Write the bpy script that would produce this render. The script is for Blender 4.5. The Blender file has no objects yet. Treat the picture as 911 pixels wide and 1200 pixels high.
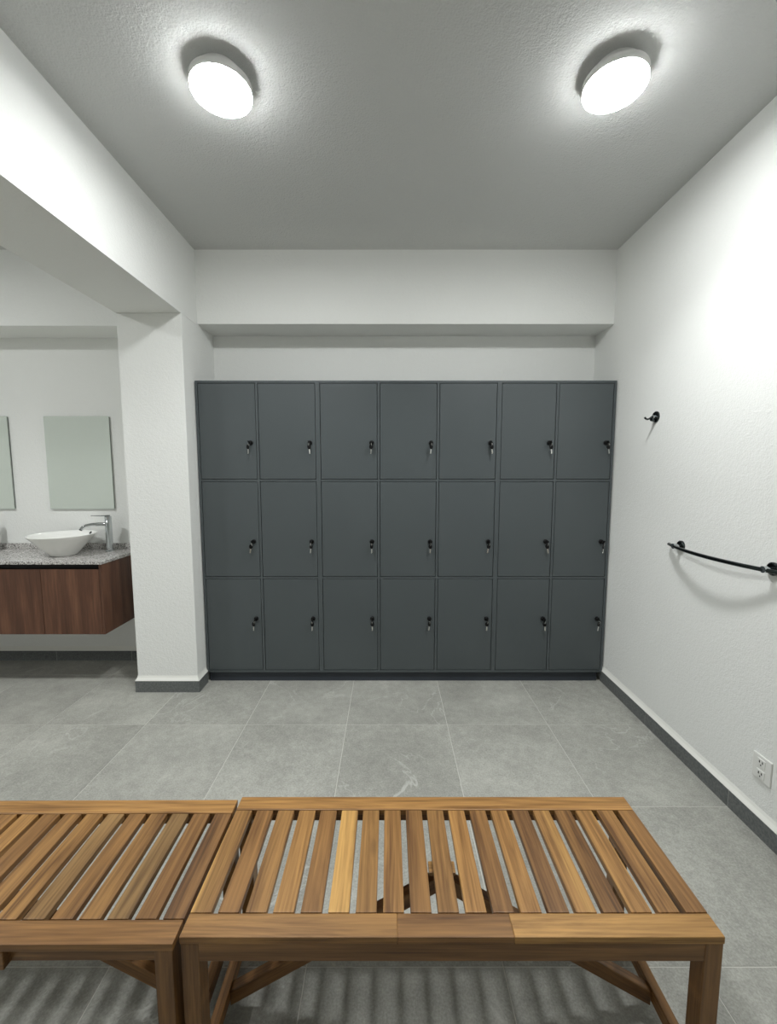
import bpy, bmesh, math, random
from mathutils import Vector, Matrix
PI = math.pi
S = bpy.context.scene
C = S.collection

# ------------------------------------------------------------------ camera
F_PX, PITCH, CAM_H = 485.0, math.atan(47 / 485.0), 1.5
cam = bpy.data.cameras.new('camera')
cam.sensor_fit = 'HORIZONTAL'; cam.sensor_width = 36.0; cam.lens = F_PX / 911 * 36.0
cam.clip_start = 0.02
cam_o = bpy.data.objects.new('camera', cam); C.objects.link(cam_o)
cam_o.location = (0, 0, CAM_H); cam_o.rotation_euler = (PI / 2 - PITCH, 0, 0)
S.camera = cam_o

# ------------------------------------------------------------------ world, exposure (the room is lit by its ceiling lamps)
w = bpy.data.worlds.new('world'); S.world = w; w.use_nodes = True
w.node_tree.nodes['Background'].inputs[0].default_value = (0.9, 0.95, 1, 1)
w.node_tree.nodes['Background'].inputs[1].default_value = 0.05
S.view_settings.view_transform = 'Standard'; S.view_settings.look = 'None'
S.view_settings.gamma = 1.0; S.view_settings.use_curve_mapping = False
S.view_settings.exposure = 0.26
LAMP_SPREAD = 120.0
LAMP_WATTS, DIFFUSER_STRENGTH = 7.5, 108.0     # each ceiling lamp: its beam, and the glow of its diffuser
try:
    S.cycles.max_bounces = 10; S.cycles.diffuse_bounces = 5; S.cycles.glossy_bounces = 5
    S.cycles.use_denoising = True
except Exception:
    pass


# ------------------------------------------------------------------ material helpers
def srgb(r, g, b):
    f = lambda c: (c / 12.92) if c <= 0.04045 else ((c + 0.055) / 1.055) ** 2.4
    return (f(r / 255), f(g / 255), f(b / 255), 1)

class NT:
    def __init__(s, name):
        s.m = bpy.data.materials.new(name); s.m.use_nodes = True
        s.t = s.m.node_tree; s.b = s.t.nodes['Principled BSDF']
    def n(s, typ, **kw):
        nd = s.t.nodes.new(typ)
        for k, v in kw.items():
            if k in nd.inputs: nd.inputs[k].default_value = v
            else: setattr(nd, k, v)
        return nd
    def l(s, a, b): s.t.links.new(a, b)
    def math(s, op, a, b=None, clamp=False):
        nd = s.t.nodes.new('ShaderNodeMath'); nd.operation = op; nd.use_clamp = clamp
        for i, v in enumerate((a, b)):
            if v is None: continue
            if isinstance(v, (int, float)): nd.inputs[i].default_value = v
            else: s.l(v, nd.inputs[i])
        return nd.outputs[0]
    def ramp(s, fac, stops):
        nd = s.t.nodes.new('ShaderNodeValToRGB'); e = nd.color_ramp.elements
        while len(e) < len(stops): e.new(0.5)
        for el, (p, c) in zip(e, stops): el.position = p; el.color = c
        s.l(fac, nd.inputs[0]); return nd.outputs[0]
    def mix(s, fac, a, b, mode='MIX'):
        nd = s.t.nodes.new('ShaderNodeMix'); nd.data_type = 'RGBA'; nd.blend_type = mode
        for sock, v in ((nd.inputs[0], fac), (nd.inputs[6], a), (nd.inputs[7], b)):
            if isinstance(v, (int, float, tuple)): sock.default_value = v
            else: s.l(v, sock)
        return nd.outputs[2]
    def coords(s, scale=(1, 1, 1), rand=0.0):
        tc = s.n('ShaderNodeTexCoord'); mp = s.n('ShaderNodeMapping')
        mp.inputs['Scale'].default_value = scale
        if rand:
            oi = s.n('ShaderNodeObjectInfo'); va = s.n('ShaderNodeVectorMath', operation='ADD')
            cb = s.n('ShaderNodeCombineXYZ'); r = s.math('MULTIPLY', oi.outputs['Random'], rand)
            s.l(r, cb.inputs[0]); s.l(r, cb.inputs[1]); s.l(r, cb.inputs[2])
            s.l(tc.outputs['Object'], va.inputs[0]); s.l(cb.outputs[0], va.inputs[1]); s.l(va.outputs[0], mp.inputs[0])
        else:
            s.l(tc.outputs['Object'], mp.inputs[0])
        return mp.outputs[0]
    def noise(s, vec, scale, detail=3, rough=0.5, dist=0.0):
        nd = s.n('ShaderNodeTexNoise'); nd.inputs['Scale'].default_value = scale
        nd.inputs['Detail'].default_value = detail; nd.inputs['Roughness'].default_value = rough
        nd.inputs['Distortion'].default_value = dist
        s.l(vec, nd.inputs['Vector']); return nd.outputs['Fac']
    def bump(s, h, strength, dist):
        nd = s.n('ShaderNodeBump'); nd.inputs['Strength'].default_value = strength
        nd.inputs['Distance'].default_value = dist; s.l(h, nd.inputs['Height']); s.l(nd.outputs[0], s.b.inputs['Normal'])
    def base(s, col): 
        if isinstance(col, tuple): s.b.inputs['Base Color'].default_value = col
        else: s.l(col, s.b.inputs['Base Color'])
    def set(s, rough=0.5, metal=0.0, spec=0.5):
        s.b.inputs['Roughness'].default_value = rough; s.b.inputs['Metallic'].default_value = metal
        s.b.inputs['Specular IOR Level'].default_value = spec; return s

def plain(name, col, rough=0.5, metal=0.0, spec=0.5):
    """a material with faint procedural mottling"""
    m = NT(name).set(rough, metal, spec); v = m.coords()
    f = m.noise(v, 40, 3)
    m.base(m.mix(m.math('MULTIPLY', f, 0.12), col, tuple(c * 0.8 for c in col[:3]) + (1,))); return m.m

def stucco(name, col, strength, scale):
    m = NT(name).set(0.85, 0, 0.25); v = m.coords()
    a = m.noise(v, scale, 4, 0.55); b = m.noise(v, scale * 0.45, 2); c = m.noise(v, 1.3, 3)
    hgt = m.math('ADD', m.math('MULTIPLY', a, 0.7), m.math('MULTIPLY', b, 0.6))
    m.base(m.mix(c, col, tuple(x * 0.955 for x in col[:3]) + (1,)))
    m.bump(hgt, strength, 0.006); return m.m

M = {}
M['wall'] = stucco('white_stucco', srgb(236, 237, 234), 0.5, 135)
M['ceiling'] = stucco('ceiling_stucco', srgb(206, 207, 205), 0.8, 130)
M['lip'] = plain('white_plaster', srgb(236, 236, 230), 0.7)

def mk_tile():
    m = NT('grey_stone_tile').set(0.5, 0, 0.35); v = m.coords(rand=37.0)
    big = m.noise(v, 2.2, 4, 0.6); fine = m.noise(v, 160, 3, 0.6); mid = m.noise(v, 22, 5, 0.65)
    f = m.math('ADD', m.math('MULTIPLY', big, 0.35), m.math('ADD', m.math('MULTIPLY', fine, 0.40), m.math('MULTIPLY', mid, 0.25)))
    col = m.ramp(f, [(0.30, srgb(120, 120, 114)), (0.5, srgb(155, 155, 148)), (0.70, srgb(188, 188, 180))])
    # thin pale veins, only here and there
    vn = m.noise(v, 2.6, 5, 0.55, 0.9)
    line = m.math('SUBTRACT', 1.0, m.math('MULTIPLY', m.math('ABSOLUTE', m.math('SUBTRACT', vn, 0.5)), 95.0), clamp=True)
    mask = m.math('MULTIPLY', m.math('SUBTRACT', m.noise(v, 1.5, 2), 0.54), 8.0, clamp=True)
    col = m.mix(m.math('MULTIPLY', m.math('MULTIPLY', line, mask), 0.5), col, srgb(205, 205, 200))
    # rare pale specks
    sp = m.math('MULTIPLY', m.math('SUBTRACT', m.noise(v, 34, 1), 0.80), 14.0, clamp=True)
    col = m.mix(m.math('MULTIPLY', sp, 0.6), col, srgb(205, 205, 200))
    m.base(col); m.bump(m.math('ADD', fine, mid), 0.10, 0.002)
    r = m.math('ADD', m.math('MULTIPLY', mid, 0.2), 0.40); m.l(r, m.b.inputs['Roughness'])
    return m.m
M['tile'] = mk_tile()
M['grout'] = plain('pale_grout', srgb(196, 195, 188), 0.9)

def mk_baseboard():
    m = NT('dark_grey_skirting_tile').set(0.5, 0, 0.4); v = m.coords(rand=11.0)
    f = m.noise(v, 90, 4, 0.6)
    m.base(m.ramp(f, [(0.3, srgb(84, 87, 87)), (0.7, srgb(114, 117, 116))])); return m.m
M['skirting'] = mk_baseboard()

def mk_wood():
    """oiled acacia: grain runs along local X; object colour = board tone, alpha = how much pale sapwood"""
    m = NT('oiled_acacia_wood').set(0.42, 0, 0.4)
    oi = m.n('ShaderNodeObjectInfo')
    v = m.coords((1, 1, 1), rand=23.0)
    v2 = m.coords((2.0, 34, 34), rand=23.0); v3 = m.coords((5, 170, 170), rand=23.0)
    g = m.noise(v2, 1.0, 5, 0.62, 0.9); fibre = m.noise(v3, 1.0, 2, 0.5)
    f = m.math('ADD', m.math('MULTIPLY', g, 0.68), m.math('MULTIPLY', fibre, 0.32))
    grain = m.ramp(f, [(0.33, (0.36, 0.30, 0.25, 1)), (0.44, (0.72, 0.68, 0.64, 1)), (0.53, (1, 1, 1, 1)), (0.65, (1.36, 1.38, 1.38, 1))])
    col = m.mix(1.0, oi.outputs['Color'], grain, 'MULTIPLY')
    # sapwood streak
    v4 = m.coords((0.5, 13, 5), rand=23.0); sw = m.noise(v4, 1.0, 1, 0.4)
    thr = m.math('SUBTRACT', 0.78, m.math('MULTIPLY', oi.outputs['Alpha'], 0.34))
    sf = m.math('MULTIPLY', m.math('SUBTRACT', sw, thr), 16.0, clamp=True)
    col = m.mix(m.math('MULTIPLY', sf, 0.75), col, m.mix(0.6, srgb(205, 160, 92), grain, 'MULTIPLY'))
    # a few knots
    vo = m.n('ShaderNodeTexVoronoi'); vo.inputs['Scale'].default_value = 1.0
    m.l(m.coords((3.2, 9, 3.2), rand=23.0), vo.inputs['Vector'])
    kn = m.math('SUBTRACT', 1.0, m.math('MULTIPLY', vo.outputs['Distance'], 7.5), clamp=True)
    col = m.mix(m.math('MULTIPLY', kn, 0.7), col, srgb(62, 38, 20))
    m.base(col); m.bump(f, 0.12, 0.002)
    return m.m
M['wood'] = mk_wood()

def mk_walnut():
    m = NT('walnut_laminate').set(0.45, 0, 0.4)
    v = m.coords((16, 16, 1.3), rand=9.0); v2 = m.coords((160, 160, 5), rand=9.0)
    g = m.noise(v, 1.0, 4, 0.6, 0.15); fi = m.noise(v2, 1.0, 2)
    f = m.math('ADD', m.math('MULTIPLY', g, 0.78), m.math('MULTIPLY', fi, 0.22))
    m.base(m.ramp(f, [(0.28, srgb(60, 38, 27)), (0.5, srgb(90, 59, 43)), (0.72, srgb(122, 85, 63))])); return m.m
M['walnut'] = mk_walnut()

def mk_granite():
    m = NT('speckled_granite').set(0.25, 0, 0.5); v = m.coords()
    vo = m.n('ShaderNodeTexVoronoi'); vo.inputs['Scale'].default_value = 190; m.l(v, vo.inputs['Vector'])
    sp = m.n('ShaderNodeSeparateColor'); m.l(vo.outputs['Color'], sp.inputs[0])
    m.base(m.ramp(sp.outputs[0], [(0.0, srgb(82, 80, 80)), (0.2, srgb(126, 123, 121)), (0.45, srgb(178, 175, 172)), (0.95, srgb(216, 214, 210))])); return m.m
M['granite'] = mk_granite()

def mk_locker():
    m = NT('charcoal_powder_coat').set(0.42, 0, 0.45); v = m.coords(rand=5.0)
    f = m.noise(v, 220, 2); c = m.noise(v, 2.0, 2)
    m.base(m.mix(c, srgb(78, 84, 86), srgb(72, 78, 80))); m.bump(f, 0.05, 0.001); return m.m
M['locker'] = mk_locker()
M['plinth'] = plain('dark_slate_plinth', srgb(46, 52, 60), 0.5)
M['black'] = plain('black_plastic', srgb(9, 9, 10), 0.45, 0, 0.25)
M['steel'] = plain('bright_key_steel', srgb(215, 215, 212), 0.22, 1.0)
M['chrome'] = plain('polished_chrome', srgb(200, 204, 206), 0.10, 1.0)
M['darkchrome'] = plain('black_chrome', srgb(62, 68, 68), 0.16, 1.0)
M['ceramic'] = plain('white_ceramic', srgb(240, 240, 236), 0.12, 0, 0.6)
M['plastic'] = plain('white_plastic', srgb(228, 228, 224), 0.4)
M['mirror'] = plain('mirror_silver', srgb(230, 237, 231), 0.015, 1.0)
M['mirror_edge'] = plain('mirror_back', srgb(120, 126, 122), 0.5)
M['lamp_body'] = plain('white_lamp_body', srgb(232, 232, 230), 0.5)

def mk_emit():
    m = bpy.data.materials.new('lit_diffuser'); m.use_nodes = True; t = m.node_tree
    t.nodes.remove(t.nodes['Principled BSDF'])
    e = t.nodes.new('ShaderNodeEmission'); e.inputs['Color'].default_value = (0.98, 1.0, 1.0, 1)
    e.inputs['Strength'].default_value = DIFFUSER_STRENGTH
    t.links.new(e.outputs[0], t.nodes['Material Output'].inputs[0]); return m
M['emit'] = mk_emit()

# ------------------------------------------------------------------ mesh helpers
def add_box(bm, x0, x1, y0, y1, z0, z1):
    vs = [bm.verts.new((x, y, z)) for x in (x0, x1) for y in (y0, y1) for z in (z0, z1)]
    for q in ((0, 1, 3, 2), (4, 6, 7, 5), (0, 4, 5, 1), (2, 3, 7, 6), (0, 2, 6, 4), (1, 5, 7, 3)):
        bm.faces.new([vs[i] for i in q])
    return vs

def finish(bm, name, bevel=0.0, seg=2, smooth=False):
    bmesh.ops.recalc_face_normals(bm, faces=bm.faces)
    if bevel:
        bmesh.ops.bevel(bm, geom=list(bm.edges), offset=bevel, segments=seg, affect='EDGES', profile=0.6)
    if smooth:
        for f in bm.faces: f.smooth = True
    me = bpy.data.meshes.new(name); bm.to_mesh(me); bm.free()
    if smooth: me.set_sharp_from_angle(angle=math.radians(38))
    return me

def link(name, me, mat, parent=None, loc=None, rot=None):
    if mat is not None and not me.materials: me.materials.append(M[mat])
    o = bpy.data.objects.new(name, me); C.objects.link(o)
    if parent: o.parent = parent
    if loc is not None: o.location = loc
    if rot is not None: o.rotation_euler = rot
    return o

def box(name, x0, x1, y0, y1, z0, z1, mat, parent=None, bevel=0.0, seg=2):
    """a box part; origin at its centre (coordinates in the parent's space)"""
    c = ((x0 + x1) / 2, (y0 + y1) / 2, (z0 + z1) / 2)
    bm = bmesh.new(); add_box(bm, x0 - c[0], x1 - c[0], y0 - c[1], y1 - c[1], z0 - c[2], z1 - c[2])
    return link(name, finish(bm, name, bevel, seg), mat, parent, c)

def lathe_mesh(name, prof, n=40, close_top=True, close_bot=True):
    """prof: (r, z) list from bottom to top, about local Z"""
    bm = bmesh.new(); rings = []
    for r, z in prof:
        if r < 1e-6: rings.append([bm.verts.new((0, 0, z))])
        else: rings.append([bm.verts.new((r * math.cos(2 * PI * k / n), r * math.sin(2 * PI * k / n), z)) for k in range(n)])
    for a, b in zip(rings, rings[1:]):
        for k in range(n):
            k2 = (k + 1) % n
            if len(a) == 1 and len(b) == 1: continue
            if len(a) == 1: bm.faces.new((a[0], b[k2], b[k]))
            elif len(b) == 1: bm.faces.new((a[k], a[k2], b[0]))
            else: bm.faces.new((a[k], a[k2], b[k2], b[k]))
    if close_bot and len(rings[0]) > 1: bm.faces.new(rings[0][::-1])
    if close_top and len(rings[-1]) > 1: bm.faces.new(rings[-1])
    return finish(bm, name, smooth=True)

def tube_mesh(name, pts, radii, n=14, flat=1.0):
    """a round (or flattened) bar along a polyline"""
    pts = [Vector(p) for p in pts]
    if isinstance(radii, (int, float)): radii = [radii] * len(pts)
    bm = bmesh.new(); rings = []; up = None
    for i, p in enumerate(pts):
        d = (pts[min(i + 1, len(pts) - 1)] - pts[max(i - 1, 0)]).normalized()
        if up is None: up = Vector((0, 0, 1)) if abs(d.z) < 0.9 else Vector((1, 0, 0))
        s = d.cross(up).normalized(); u = s.cross(d).normalized(); up = u
        rings.append([bm.verts.new(p + (s * math.cos(2 * PI * k / n) + u * flat * math.sin(2 * PI * k / n)) * radii[i]) for k in range(n)])
    for a, b in zip(rings, rings[1:]):
        for k in range(n): bm.faces.new((a[k], a[(k + 1) % n], b[(k + 1) % n], b[k]))
    bm.faces.new(rings[0][::-1]); bm.faces.new(rings[-1])
    return finish(bm, name, smooth=True)

def thing(name, label, cat, loc=(0, 0, 0), group=None, rotz=0.0):
    o = bpy.data.objects.new(name, None); C.objects.link(o)
    o.empty_display_size = 0.1
    o.location = loc; o.rotation_euler = (0, 0, rotz); o['label'] = label; o['category'] = cat
    if group: o['group'] = group
    return o

def struct(o, label, cat):
    o['kind'] = 'structure'; o['label'] = label; o['category'] = cat; return o

# ------------------------------------------------------------------ the room
XR, XL, YB, YF, ZC = 1.54, -4.4, 3.19, -1.7, 2.985
PX0, PX1, PY = -1.715, -1.305, 2.71          # pillar and beam
BZ, SZ, SY = 2.495, 2.505, 2.935             # beam underside, soffit underside, soffit face
T = 0.12
struct(box('wall_back', XL, XR, YB, YB + T, 0, ZC, 'wall'), 'white textured back wall behind the lockers and the vanity', 'wall')
struct(box('wall_right', XR, XR + T, YF, YB + T, 0, ZC, 'wall'), 'white textured right wall with hook, towel rail and outlet', 'wall')
struct(box('wall_left', XL - T, XL, YF, YB + T, 0, ZC, 'wall'), 'white far left wall of the washroom beyond the frame', 'wall')
struct(box('wall_front', XL - T, XR + T, YF - T, YF, 0, ZC, 'wall'), 'white wall behind the viewer', 'wall')
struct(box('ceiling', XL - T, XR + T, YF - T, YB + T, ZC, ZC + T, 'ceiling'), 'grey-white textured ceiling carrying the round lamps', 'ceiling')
struct(box('wall_pillar', PX0, PX1, PY, YB, 0, BZ, 'wall', bevel=0.004), 'white square pillar between the lockers and the washroom', 'pillar')
struct(box('ceiling_beam', PX0, PX1, YF, YB, BZ, ZC, 'wall'), 'deep white beam running from the pillar towards the viewer', 'beam')
struct(box('ceiling_soffit', PX1, XR, SY, YB, SZ, ZC, 'wall'), 'white boxed soffit above the lockers', 'soffit')
struct(box('ceiling_soffit', XL, PX0, SY, YB, SZ - 0.012, ZC, 'wall'), 'white boxed soffit above the mirrors in the washroom', 'soffit')

# floor: pale grout slab with the stone tiles as pieces
floor = struct(box('floor', XL - T, XR + T, YF - T, YB + T, -0.10, -0.0012, 'grout'), 'grey stone-tiled floor with thin pale joints', 'floor')
fc = floor.location.copy()
TX, TY, G = 0.6, 0.607, 0.0016
tile_cache = {}
def tile(x0, x1, y0, y1):
    key = (round(x1 - x0, 4), round(y1 - y0, 4))
    if key not in tile_cache:
        bm = bmesh.new(); add_box(bm, -key[0] / 2, key[0] / 2, -key[1] / 2, key[1] / 2, -0.006, 0)
        tile_cache[key] = finish(bm, 'tile', 0.0007, 1)
    link('tile', tile_cache[key], 'tile', floor, Vector(((x0 + x1) / 2, (y0 + y1) / 2, 0)) - fc)
for i in range(-7, 4):
    x0, x1 = max(XL, -0.25 + TX * i), min(XR, -0.25 + TX * (i + 1))
    if x1 - x0 < 0.02: continue
    for j in range(-8, 3):
        y0, y1 = max(YF, 2.335 + TY * j), min(YB, 2.335 + TY * (j + 1))
        if y1 - y0 < 0.02: continue
        tile(x0 + G, x1 - G, y0 + G, y1 - G)

# skirting: dark tiles with a white plaster lip sloping back to the wall
BH, BT = 0.08, 0.013
def skirting(name, label, p0, p1, nrm, cuts, m0=0.0, m1=0.0):
    """p0->p1 along the wall foot, nrm points into the room, cuts = joint distances from p0; m0, m1 = mitre run at the ends"""
    p0, p1, nrm = Vector((*p0, 0)), Vector((*p1, 0)), Vector((*nrm, 0))
    d = (p1 - p0); Ln = d.length; d.normalize()
    root = bpy.data.objects.new(name, None); C.objects.link(root); root.location = p0; struct(root, label, 'baseboard')
    cs = [0] + [c for c in cuts if 0.02 < c < Ln - 0.02] + [Ln]
    def prism(sec, a, b, ma, mb, nm, mat):
        bm = bmesh.new(); A = []; B = []
        for (o, z) in sec:
            A.append(bm.verts.new(d * (a - ma * o / BT) + nrm * o + Vector((0, 0, z))))
            B.append(bm.verts.new(d * (b + mb * o / BT) + nrm * o + Vector((0, 0, z))))
        k = len(sec)
        for i in range(k): bm.faces.new((A[i], A[(i + 1) % k], B[(i + 1) % k], B[i]))
        bm.faces.new(A[::-1]); bm.faces.new(B)
        link(nm, finish(bm, nm), mat, root)
    for i, (a, b) in enumerate(zip(cs, cs[1:])):
        first, last = i == 0, i == len(cs) - 2
        prism([(0, 0), (BT, 0), (BT, BH), (0, BH)], a + (0 if first else 0.0012), b - (0 if last else 0.0012), m0 if first else 0, m1 if last else 0, 'skirting_tile', 'skirting')
    for c_ in cs[1:-1]: prism([(0, 0), (BT - 0.001, 0), (BT - 0.001, BH - 0.0005), (0, BH - 0.0005)], c_ - 0.0011, c_ + 0.0011, 0, 0, 'grout_joint', 'grout')
    prism([(0, BH), (BT, BH), (BT, BH + 0.003), (0.004, BH + 0.020), (0, BH + 0.034)], 0, Ln, m0, m1, 'plaster_lip', 'lip')
ycuts = [2.335 - TY * k for k in range(-1, 9)]
skirting('baseboard_right', 'dark grey tile skirting along the right wall', (XR, 2.86), (XR, YF), (-1, 0), [2.86 - y for y in sorted(ycuts, reverse=True)])
skirting('baseboard_left', 'dark grey tile skirting under the floating vanity', (XL, YB), (PX0, YB), (0, -1), [(-0.25 + TX * i) - XL for i in range(-7, 0)])
skirting('baseboard_pillar', 'dark grey tile skirting across the front of the pillar', (PX0, PY), (PX1, PY), (0, -1), [], BT, BT)
skirting('baseboard_pillar', 'dark grey tile skirting on the locker side of the pillar', (PX1, PY), (PX1, 2.838), (1, 0), [], BT, 0)
skirting('baseboard_pillar', 'dark grey tile skirting on the washroom side of the pillar', (PX0, YB), (PX0, PY), (-1, 0), [], -BT, BT)

# ------------------------------------------------------------------ ceiling lamps
def lamp_meshes():
    a = lathe_mesh('base', [(0.080, 0), (0.080, 0.034)], 48)                                     # z measured from the fixture's rim top
    b = lathe_mesh('rim', [(0.1085, -0.0270), (0.1105, -0.0270), (0.1120, -0.0250), (0.1130, -0.006), (0.1125, -0.002), (0.110, 0)], 72)
    c = lathe_mesh('diffuser', [(0, -0.0375), (0.085, -0.0371), (0.100, -0.0362), (0.1065, -0.0348), (0.1098, -0.0325), (0.1108, -0.0295), (0.1106, -0.0272)], 72)
    return a, b, c
LM = lamp_meshes()
def ceiling_lamp(x, y, label):
    t = thing('ceiling_lamp', label, 'ceiling lamp', (x, y, ZC - 0.034), 'round ceiling lamps')
    link('mounting_base', LM[0], 'lamp_body', t); link('rim', LM[1], 'lamp_body', t); link('diffuser', LM[2], 'emit', t)
    L = bpy.data.lights.new('lamp_beam', 'AREA'); L.shape = 'DISK'; L.size = 0.20; L.energy = LAMP_WATTS
    L.spread = math.radians(LAMP_SPREAD); L.color = (0.98, 1, 1)
    lo = bpy.data.objects.new('lamp_beam', L); C.objects.link(lo); lo.parent = t; lo.location = (0, 0, -0.039)
ceiling_lamp(-0.629, 1.703, 'round white ceiling lamp on the left, nearer the beam')
ceiling_lamp(0.842, 1.684, 'round white ceiling lamp on the right, nearer the towel rail wall')
ceiling_lamp(-2.85, 1.65, 'round white ceiling lamp of the washroom nearest its mirrors, outside the picture')
ceiling_lamp(-2.75, -0.35, 'added fill lamp brightening the washroom, furthest from the mirrors, outside the picture')  # unseen extra lamp, added only to brighten the washroom

# ------------------------------------------------------------------ lockers
LY0, LY1 = 2.84, 3.188
LZ0, LZ1 = 0.072, 2.108
PT = 0.015
ROWS = [(1.442, LZ1 - PT), (0.762, 1.442), (LZ0 + PT, 0.762)]      # shelf centre lines
LOCKZ = [1.696, 1.018, 0.467]
lock_me = lathe_mesh('lock', [(0.0155, 0), (0.0155, 0.005), (0.0135, 0.0055), (0.0135, 0.011), (0.0115, 0.013), (0.0, 0.013)], 24)
door_cache = {}
locks = []
def locker_unit(x0, x1, n, label):
    t = thing('locker_unit', label, 'locker', ((x0 + x1) / 2, LY0, 0), 'charcoal locker units along the back wall')
    cx = (x0 + x1) / 2; a, b = x0 - cx, x1 - cx; D = LY1 - LY0
    box('side_panel', a, a + PT, 0, D, LZ0, LZ1, 'locker', t); box('side_panel', b - PT, b, 0, D, LZ0, LZ1, 'locker', t)
    box('top_panel', a + PT, b - PT, 0, D, LZ1 - PT, LZ1, 'locker', t); box('bottom_panel', a + PT, b - PT, 0, D, LZ0, LZ0 + PT, 'locker', t)
    box('back_panel', a + PT, b - PT, D - 0.006, D, LZ0 + PT, LZ1 - PT, 'locker', t)
    box('plinth', a + (0.012 if x0 < -1.2 else 0.0), b - 0.0 if x1 < 1.3 else b - 0.03, 0.018, D, 0, LZ0, 'plinth', t)
    pitch = (x1 - x0 - PT) / n
    for i in range(1, n):
        xc = a + PT / 2 + pitch * i
        box('divider', xc - PT / 2, xc + PT / 2, 0, D - 0.006, LZ0 + PT, LZ1 - PT, 'locker', t)
    for i in range(n):
        xa, xb = a + PT + pitch * i, a + pitch * (i + 1)
        for zc in (1.442, 0.762):
            box('shelf', xa, xb, 0, D - 0.006, zc - 0.006, zc + 0.006, 'locker', t)
        for r, (z0, z1) in enumerate(ROWS):
            z0 = z0 + 0.006 if r < 2 else z0
            z1 = z1 - 0.006 if r > 0 else z1
            g = 0.0032
            d = box('door', xa + g, xb - g, 0.001, 0.017, z0 + g, z1 - g, 'locker', t, 0.0012, 1)
            lx, lz = xb - 0.040, LOCKZ[r]
            lk = link('lock', lock_me, 'black', d, (lx - d.location.x, -0.008, lz - d.location.z), (PI / 2, 0, 0))
            locks.append((cx + lx, lz, r))
UX = [-1.298, -0.478, 0.747, 1.530]
locker_unit(UX[0], UX[1], 2, 'charcoal locker unit two doors wide beside the white pillar')
locker_unit(UX[1], UX[2], 3, 'charcoal locker unit three doors wide in the middle of the row')
locker_unit(UX[2], UX[3], 2, 'charcoal locker unit two doors wide against the right wall')

# keys: one in the lock, a spare hanging from its ring
rnd = random.Random(4)
def key_meshes():
    bm = bmesh.new(); n = 14
    for (r, y0, y1, zc) in ((0.0105, -0.0016, 0.0016, -0.010),):
        f = [bm.verts.new((r * math.cos(2 * PI * k / n), y0, zc + 1.25 * r * math.sin(2 * PI * k / n))) for k in range(n)]
        bk = [bm.verts.new((v.co.x, y1, v.co.z)) for v in f]
        bm.faces.new(f); bm.faces.new(bk[::-1])
        for k in range(n): bm.faces.new((f[k], bk[k], bk[(k + 1) % n], f[(k + 1) % n]))
    spare = finish(bm, 'spare_key_head')
    bm = bmesh.new(); pr = [(-0.0036, -0.022), (0.0036, -0.022), (0.0036, -0.044), (0.0012, -0.048), (-0.0036, -0.046), (-0.0024, -0.040), (-0.0036, -0.036), (-0.0026, -0.031)]
    f = [bm.verts.new((x, -0.0009, z)) for x, z in pr]; bk = [bm.verts.new((x, 0.0009, z)) for x, z in pr]
    bm.faces.new(f); bm.faces.new(bk[::-1])
    for k in range(len(pr)): bm.faces.new((f[k], bk[k], bk[(k + 1) % len(pr)], f[(k + 1) % len(pr)]))
    blade = finish(bm, 'spare_key_blade')
    bm = bmesh.new(); add_box(bm, -0.0016, 0.0016, -0.026, -0.004, -0.010, 0.010)
    head = finish(bm, 'key_head', 0.0012, 2)
    bm = bmesh.new(); add_box(bm, -0.0009, 0.0009, -0.006, 0.004, -0.003, 0.003)
    shank = finish(bm, 'key_shank')
    ring = tube_mesh('key_ring', [(0, -0.020 + 0.008 * math.cos(2 * PI * k / 16), -0.010 + 0.009 * math.sin(2 * PI * k / 16)) for k in range(17)], 0.0008, 6)
    return spare, blade, head, shank, ring
KM = key_meshes()
ORD = ['first', 'second', 'third', 'fourth', 'fifth', 'sixth', 'seventh']
ROWN = ['top', 'middle', 'bottom']
for k, (x, z, r) in enumerate(locks):
    col = k // 3
    lab = 'black-headed key in the %s-row lock of the %s locker column from the left' % (ROWN[r], ORD[col])
    t = thing('locker_key', lab, 'key', (x, LY0 - 0.020, z), 'keys hanging in the locker locks')
    t.scale = (1.25, 1.1, 1.25); tw = rnd.uniform(-0.7, 0.7)
    link('key_head', KM[2], 'black', t, None, (0, tw, 0)); link('key_shank', KM[3], 'steel', t, None, (0, tw, 0)); link('key_ring', KM[4], 'steel', t)
    sp = link('spare_key_head', KM[0], 'black', t, (rnd.uniform(-0.002, 0.002), -0.012, -0.013), (0, rnd.uniform(-0.2, 0.2), rnd.uniform(-0.9, 0.9)))
    link('spare_key_blade', KM[1], 'steel', sp)
    if col == 0: sp.location.x -= 0.006

# ------------------------------------------------------------------ benches
WOOD = [(150, 110, 62), (138, 99, 55), (160, 118, 66), (126, 90, 52), (168, 126, 70), (140, 108, 66)]
def board(name, parent, p0, p1, width, thick, up=(0, 0, 1), tone=0, sap=0.0, bevel=0.0022):
    """a plank from p0 to p1 (centre line); local X = grain, local Z = up"""
    p0, p1 = Vector(p0), Vector(p1); d = p1 - p0; L = d.length; d.normalize()
    y = Vector(up).cross(d).normalized(); z = d.cross(y)
    bm = bmesh.new(); add_box(bm, -L / 2, L / 2, -width / 2, width / 2, -thick / 2, thick / 2)
    o = link(name, finish(bm, name, bevel, 2), 'wood', parent)
    o.matrix_local = Matrix.Translation((p0 + p1) / 2) @ Matrix((d, y, z)).transposed().to_4x4()
    c = srgb(*WOOD[tone % len(WOOD)]); o.color = (c[0] * 0.93, c[1] * 0.93, c[2] * 0.93, sap)
    return o

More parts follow.
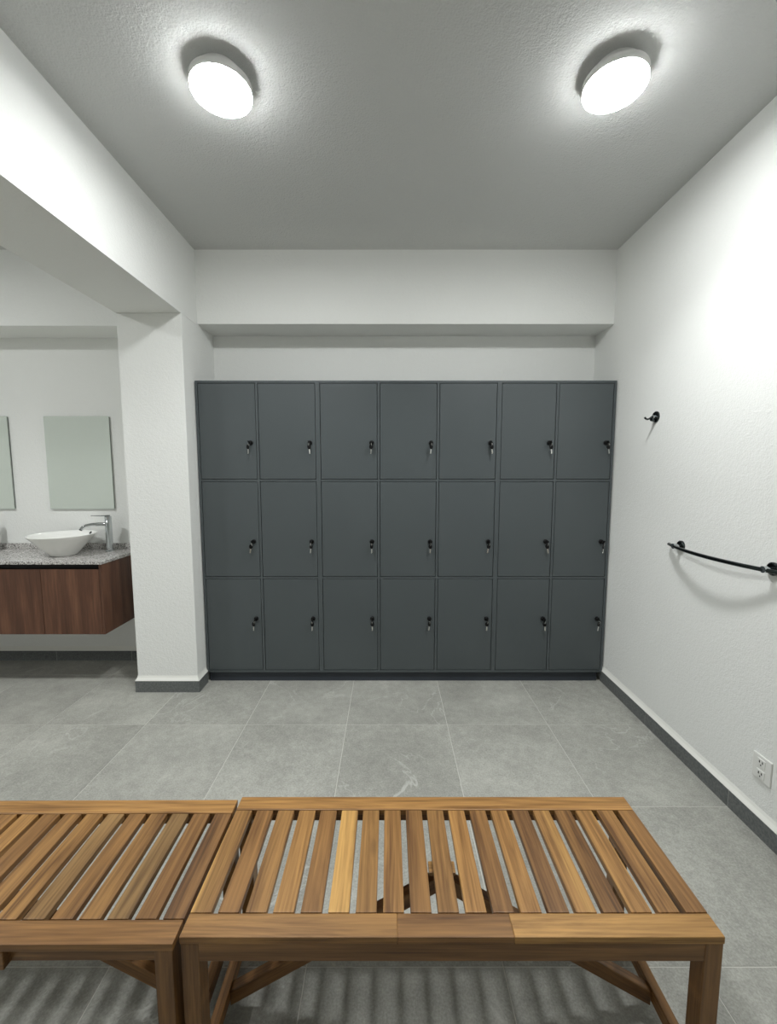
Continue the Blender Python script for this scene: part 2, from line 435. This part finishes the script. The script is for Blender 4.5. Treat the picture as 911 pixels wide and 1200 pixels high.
def brace(parent, sx, xe, z0, z1, z2, z3):
    """diagonal brace, cut upright at the stretcher (x = sx*xe) and mitred at the middle (x = 0)"""
    A, B = Vector((sx * xe, -0.018, (z0 + z1) / 2)), Vector((0, -0.018, (z2 + z3) / 2))
    d = (B - A).normalized(); y = Vector((0, 0, 1)).cross(d).normalized(); z = d.cross(y)
    X = Matrix.Translation((A + B) / 2) @ Matrix((d, y, z)).transposed().to_4x4(); inv = X.inverted()
    bm = bmesh.new(); rings = []
    for yy in (-0.032, -0.004):
        rings.append([bm.verts.new(inv @ Vector((px, yy, pz))) for px, pz in ((sx * xe, z0), (sx * 0.0008, z2), (sx * 0.0008, z3), (sx * xe, z1))])
    bm.faces.new(rings[0]); bm.faces.new(rings[1][::-1])
    for k in range(4): bm.faces.new((rings[0][k], rings[0][(k + 1) % 4], rings[1][(k + 1) % 4], rings[1][k]))
    o = link('brace', finish(bm, 'brace', 0.0015, 1), 'wood', parent); o.matrix_local = X
    c = srgb(*WOOD[3]); o.color = (c[0], c[1], c[2], 0)

def bench(name, label, loc, rotz, seed, L, D, H, rails, tones, saps, extra):
    """origin at the floor under the middle of the bench"""
    rn = random.Random(seed)
    t = thing(name, label, 'bench', loc, 'slatted wooden benches', rotz)
    TT = 0.018; RW = 0.052; h2 = H - TT / 2
    n = 19; g = 0.0158; sw = (L - g * (n - 1)) / n
    for (a, b, tn, sp) in rails:
        board('front_rail', t, (-L / 2 + L * a, -D / 2 + RW / 2, h2), (-L / 2 + L * b, -D / 2 + RW / 2, h2), RW, TT, tone=tn, sap=sp)
    board('rear_rail', t, (-L / 2, D / 2 - RW / 2, h2), (L / 2, D / 2 - RW / 2, h2), RW, TT, tone=2)
    for i in range(n):
        x = -L / 2 + sw / 2 + i * (sw + g)
        o = board('slat', t, (x, -D / 2 + RW + 0.0015, h2), (x, D / 2 - RW - 0.0015, h2), sw, TT, tone=tones[i % len(tones)], sap=saps.get(i, 0.0))
        v = rn.uniform(0.84, 1.14); c = o.color; o.color = (c[0] * v, c[1] * v, c[2] * v, c[3])
    # aprons, legs, side rails
    AH = 0.046; za = H - TT - AH / 2; LW = 0.041
    board('apron', t, (-L / 2 + LW, -D / 2 + 0.012 + extra, za), (L / 2 - LW, -D / 2 + 0.012 + extra, za), 0.020, AH, tone=3)
    board('apron', t, (-L / 2 + LW, D / 2 - 0.012, za), (L / 2 - LW, D / 2 - 0.012, za), 0.020, AH, tone=3)
    for sx in (-1, 1):
        xl = sx * (L / 2 - LW / 2 - 0.002)
        for sy in (-1, 1):
            yl = sy * (D / 2 - LW / 2 - 0.001)
            board('leg', t, (xl, yl, 0), (xl, yl, H - TT), LW, LW, (0, 1, 0), tone=3 if sy < 0 else 1)
        board('side_apron', t, (xl, -D / 2 + LW, za), (xl, D / 2 - LW, za), 0.020, AH, tone=1)
        board('stretcher', t, (xl, -D / 2 + LW, 0.055), (xl, D / 2 - LW, 0.055), 0.026, 0.038, tone=1)
        # brace rising from the stretcher to the middle of the seat
        brace(t, sx, abs(xl) - 0.0135, 0.022, 0.066, H - TT - 0.056, H - TT - 0.010)
    board('brace_block', t, (-0.036, -0.018, H - TT - 0.005), (0.036, -0.018, H - TT - 0.005), 0.034, 0.010, tone=4)
    return t

rb = bench('slatted_bench', 'slatted brown wooden bench in front, wholly in view on the right', (0.1445, 1.0445, 0), 0, 3, 1.240, 0.408, 0.450,
      [(0, 0.40, 0, 0), (0.40, 0.615, 1, 0), (0.615, 1, 4, 0.15)], [0, 1, 0, 2, 1, 4, 2, 0, 1, 0, 2, 1, 2, 3, 0, 1, 2, 0, 1],
      {0: 0.75, 2: 0.6, 3: 0.3, 5: 1.0, 7: 0.35, 11: 0.4, 14: 0.55, 16: 0.2}, 0.0)
lb = bench('slatted_bench', 'slatted brown wooden bench on the left, cut by the picture edge', (-1.1045, 1.030, 0), math.radians(0.25), 8, 1.240, 0.410, 0.449,
      [(0, 0.55, 0, 0), (0.55, 1, 1, 0)], [0, 1, 5, 1, 0, 1, 2, 4, 0, 2, 1, 0, 2, 5, 1, 0, 5, 1, 3],
      {9: 0.5, 10: 0.3, 13: 0.3}, 0.016)
board('apron_block', lb, (0.165, -0.195, 0.408), (0.240, -0.195, 0.408), 0.022, 0.044, tone=3)

# ------------------------------------------------------------------ vanity
VX1, VX0, VY0 = -1.925, -3.93, 2.722
t = thing('vanity_cabinet', 'floating walnut vanity cabinet under the granite worktop', 'cabinet', ((VX0 + VX1) / 2, VY0, 0.40))
cx = t.location.x; a, b = VX0 - cx, VX1 - cx; D = YB - 0.001 - VY0
box('side_panel', b - 0.018, b, 0, D, 0, 0.484, 'walnut', t, 0.001, 1); box('side_panel', a, a + 0.018, 0, D, 0, 0.484, 'walnut', t, 0.001, 1)
box('bottom_panel', a + 0.018, b - 0.018, 0.02, D, 0, 0.018, 'walnut', t)
box('back_panel', a + 0.018, b - 0.018, D - 0.01, D, 0.018, 0.484, 'walnut', t)
box('grip_rail', a + 0.018, b - 0.018, 0.028, 0.044, 0.425, 0.484, 'black', t)
nd = 5; pw = (b - a - 0.036) / nd
for i in range(nd):
    box('door', a + 0.018 + pw * i + 0.0012, a + 0.018 + pw * (i + 1) - 0.0012, 0, 0.018, 0.0, 0.448, 'walnut', t, 0.001, 1)
t = thing('countertop', 'grey speckled granite worktop on the floating vanity', 'worktop', ((VX0 + VX1) / 2, VY0, 0.885))
box('slab', a - 0.004, b + 0.010, -0.012, D, 0, 0.020, 'granite', t, 0.002, 2)
o = box('granite_upstand', VX0 - 0.004, VX1 + 0.010, YB - 0.0185, YB - 0.0005, 0.9052, 0.949, 'granite', None, 0.0015, 1)
o['label'] = 'low granite upstand against the wall behind the basin'; o['category'] = 'upstand'
CT = 0.905

def basin(x, y, label):
    R = 0.205
    outer = [(0.0, 0.0), (0.078, 0.0), (0.084, 0.004), (0.090, 0.014), (0.118, 0.045), (0.152, 0.085), (0.182, 0.120), (R - 0.002, 0.143), (R, 0.148), (R - 0.003, 0.151), (R - 0.009, 0.1495)]
    inner = [(0.175, 0.125), (0.148, 0.092), (0.115, 0.058), (0.080, 0.032), (0.040, 0.021), (0.0, 0.019)]
    t = thing('wash_basin', label, 'basin', (x, y, CT), 'white vessel basins')
    link('bowl', lathe_mesh('bowl', outer + inner, 64), 'ceramic', t)
    link('drain', lathe_mesh('drain', [(0.024, 0.0), (0.024, 0.004), (0.018, 0.006), (0.0, 0.006)], 24), 'chrome', t, (0, 0, 0.0205))
    # overflow hole on the far inner wall
    ang = math.radians(62); rr = 0.184; p = (rr * math.cos(ang), rr * math.sin(ang), 0.1365)
    hole = lathe_mesh('overflow_hole', [(0.0, 0.0), (0.011, 0.0), (0.011, 0.003), (0.007, 0.003), (0.0, 0.001)], 18)
    o = link('overflow_hole', hole, 'black', t, p)
    nv = Vector((-math.cos(ang) * 0.75, -math.sin(ang) * 0.75, 0.66)); o.rotation_euler = nv.to_track_quat('Z', 'Y').to_euler()
basin(-2.345, 2.945, 'round white ceramic vessel basin below the mirror wholly in view')
basin(-3.225, 2.945, 'round white ceramic vessel basin beyond the left picture edge')

def faucet(x, y, ang, label):
    t = thing('faucet', label, 'faucet', (x, y, CT), 'tall chrome faucets', ang)
    link('flange', lathe_mesh('flange', [(0.030, 0), (0.030, 0.004), (0.026, 0.007)], 32), 'chrome', t)
    link('body', lathe_mesh('body', [(0.0225, 0.007), (0.0225, 0.236), (0.021, 0.238), (0.0225, 0.240), (0.0225, 0.262), (0.020, 0.265)], 32), 'chrome', t)
    pts = [(-0.018, 0, 0.206), (-0.06, 0, 0.209), (-0.105, 0, 0.208), (-0.135, 0, 0.203), (-0.154, 0, 0.194), (-0.167, 0, 0.178)]
    sp = link('spout', tube_mesh('spout', pts, [0.013, 0.0125, 0.012, 0.012, 0.012, 0.0125], 18), 'chrome', t)
    link('aerator', tube_mesh('aerator', [(-0.1675, 0, 0.1775), (-0.1705, 0, 0.1715)], 0.0105, 16), 'darkchrome', sp)
    link('lever', tube_mesh('lever', [(0.012, 0, 0.2685), (-0.03, 0, 0.2695), (-0.075, 0, 0.272), (-0.105, 0, 0.274)], [0.015, 0.012, 0.009, 0.008], 14, 0.35), 'chrome', t)
faucet(-2.105, 3.085, math.radians(38), 'tall chrome faucet beside the basin that is wholly in view')
faucet(-2.985, 3.085, math.radians(38), 'tall chrome faucet beside the basin beyond the left picture edge')

def mirror(x0, x1, z0, z1, label):
    t = thing('wall_mirror', label, 'mirror', ((x0 + x1) / 2, YB, (z0 + z1) / 2), 'frameless wall mirrors')
    w_, h_ = (x1 - x0) / 2, (z1 - z0) / 2
    box('backing', -w_ + 0.004, w_ - 0.004, -0.012, 0, -h_ + 0.004, h_ - 0.004, 'mirror_edge', t)
    box('glass', -w_, w_, -0.017, -0.0122, -h_, h_, 'mirror', t, 0.0012, 1)
mirror(-2.604, -2.112, 1.216, 1.918, 'frameless rectangular mirror above the round white basin')
mirror(-3.372, -2.880, 1.216, 1.918, 'frameless rectangular mirror cut by the left picture edge')

# ------------------------------------------------------------------ right wall fittings
RX = (0, -PI / 2, 0)                                # local Z points from the wall into the room
t = thing('robe_hook', 'dark chrome robe hook with round plate on the right wall', 'hook', (XR, 2.42, 1.815))
link('wall_plate', lathe_mesh('wall_plate', [(0.031, 0), (0.031, 0.006), (0.028, 0.009), (0.0, 0.009)], 32), 'darkchrome', t, None, RX)
link('stem', lathe_mesh('stem', [(0.0125, 0.009), (0.0125, 0.020), (0.010, 0.023), (0.0, 0.023)], 24), 'chrome', t, (0, 0, -0.002), RX)
link('prong', tube_mesh('prong', [(-0.020, 0, -0.001), (-0.030, 0, -0.004), (-0.040, 0, -0.011), (-0.050, 0, -0.014), (-0.060, 0, -0.011), (-0.067, 0, -0.003)], [0.0065, 0.006, 0.005, 0.005, 0.005, 0.0055], 12), 'darkchrome', t)
link('knob', lathe_mesh('knob', [(0.009, 0.009), (0.012, 0.020), (0.010, 0.030), (0.0, 0.033)], 24), 'darkchrome', t, (0, 0, -0.015), RX)

t = thing('towel_rail', 'dark chrome bowed towel rail on the right wall', 'towel rail', (XR, 1.885, 1.110))
for sy in (-1, 1):
    y = sy * 0.262
    link('flange', lathe_mesh('flange', [(0.027, 0), (0.027, 0.007), (0.023, 0.011), (0.0, 0.011)], 32), 'darkchrome', t, (0, y, 0.004), RX)
    link('post', lathe_mesh('post', [(0.011, 0.011), (0.011, 0.028), (0.0135, 0.030), (0.0135, 0.046), (0.0, 0.048)], 24), 'chrome', t, (0, y, 0.002), RX)
pts = []
for k in range(25):
    u = -1 + 2 * k / 24; pts.append((-0.016 - 0.060 * (1 - u * u), u * 0.335, 0.0))
link('bar', tube_mesh('bar', pts, 0.0088, 14), 'darkchrome', t)

t = thing('wall_outlet', 'white duplex power outlet low on the right wall', 'outlet', (XR, 1.592, 0.285))
box('cover_plate', -0.007, 0, -0.042, 0.042, -0.053, 0.053, 'plastic', t, 0.003, 2)
for sz in (-1, 1):
    s_ = box('socket', -0.010, -0.006, -0.018, 0.018, sz * 0.024 - 0.017, sz * 0.024 + 0.017, 'plastic', t, 0.0015, 1)
    for (yy, zz, hh) in ((0.007, 0.004, 0.005), (-0.007, 0.004, 0.005), (0.0, -0.009, 0.003)):
        box('slot', -0.0026, 0.0, yy - 0.002, yy + 0.002, zz - hh, zz + hh, 'black', s_)
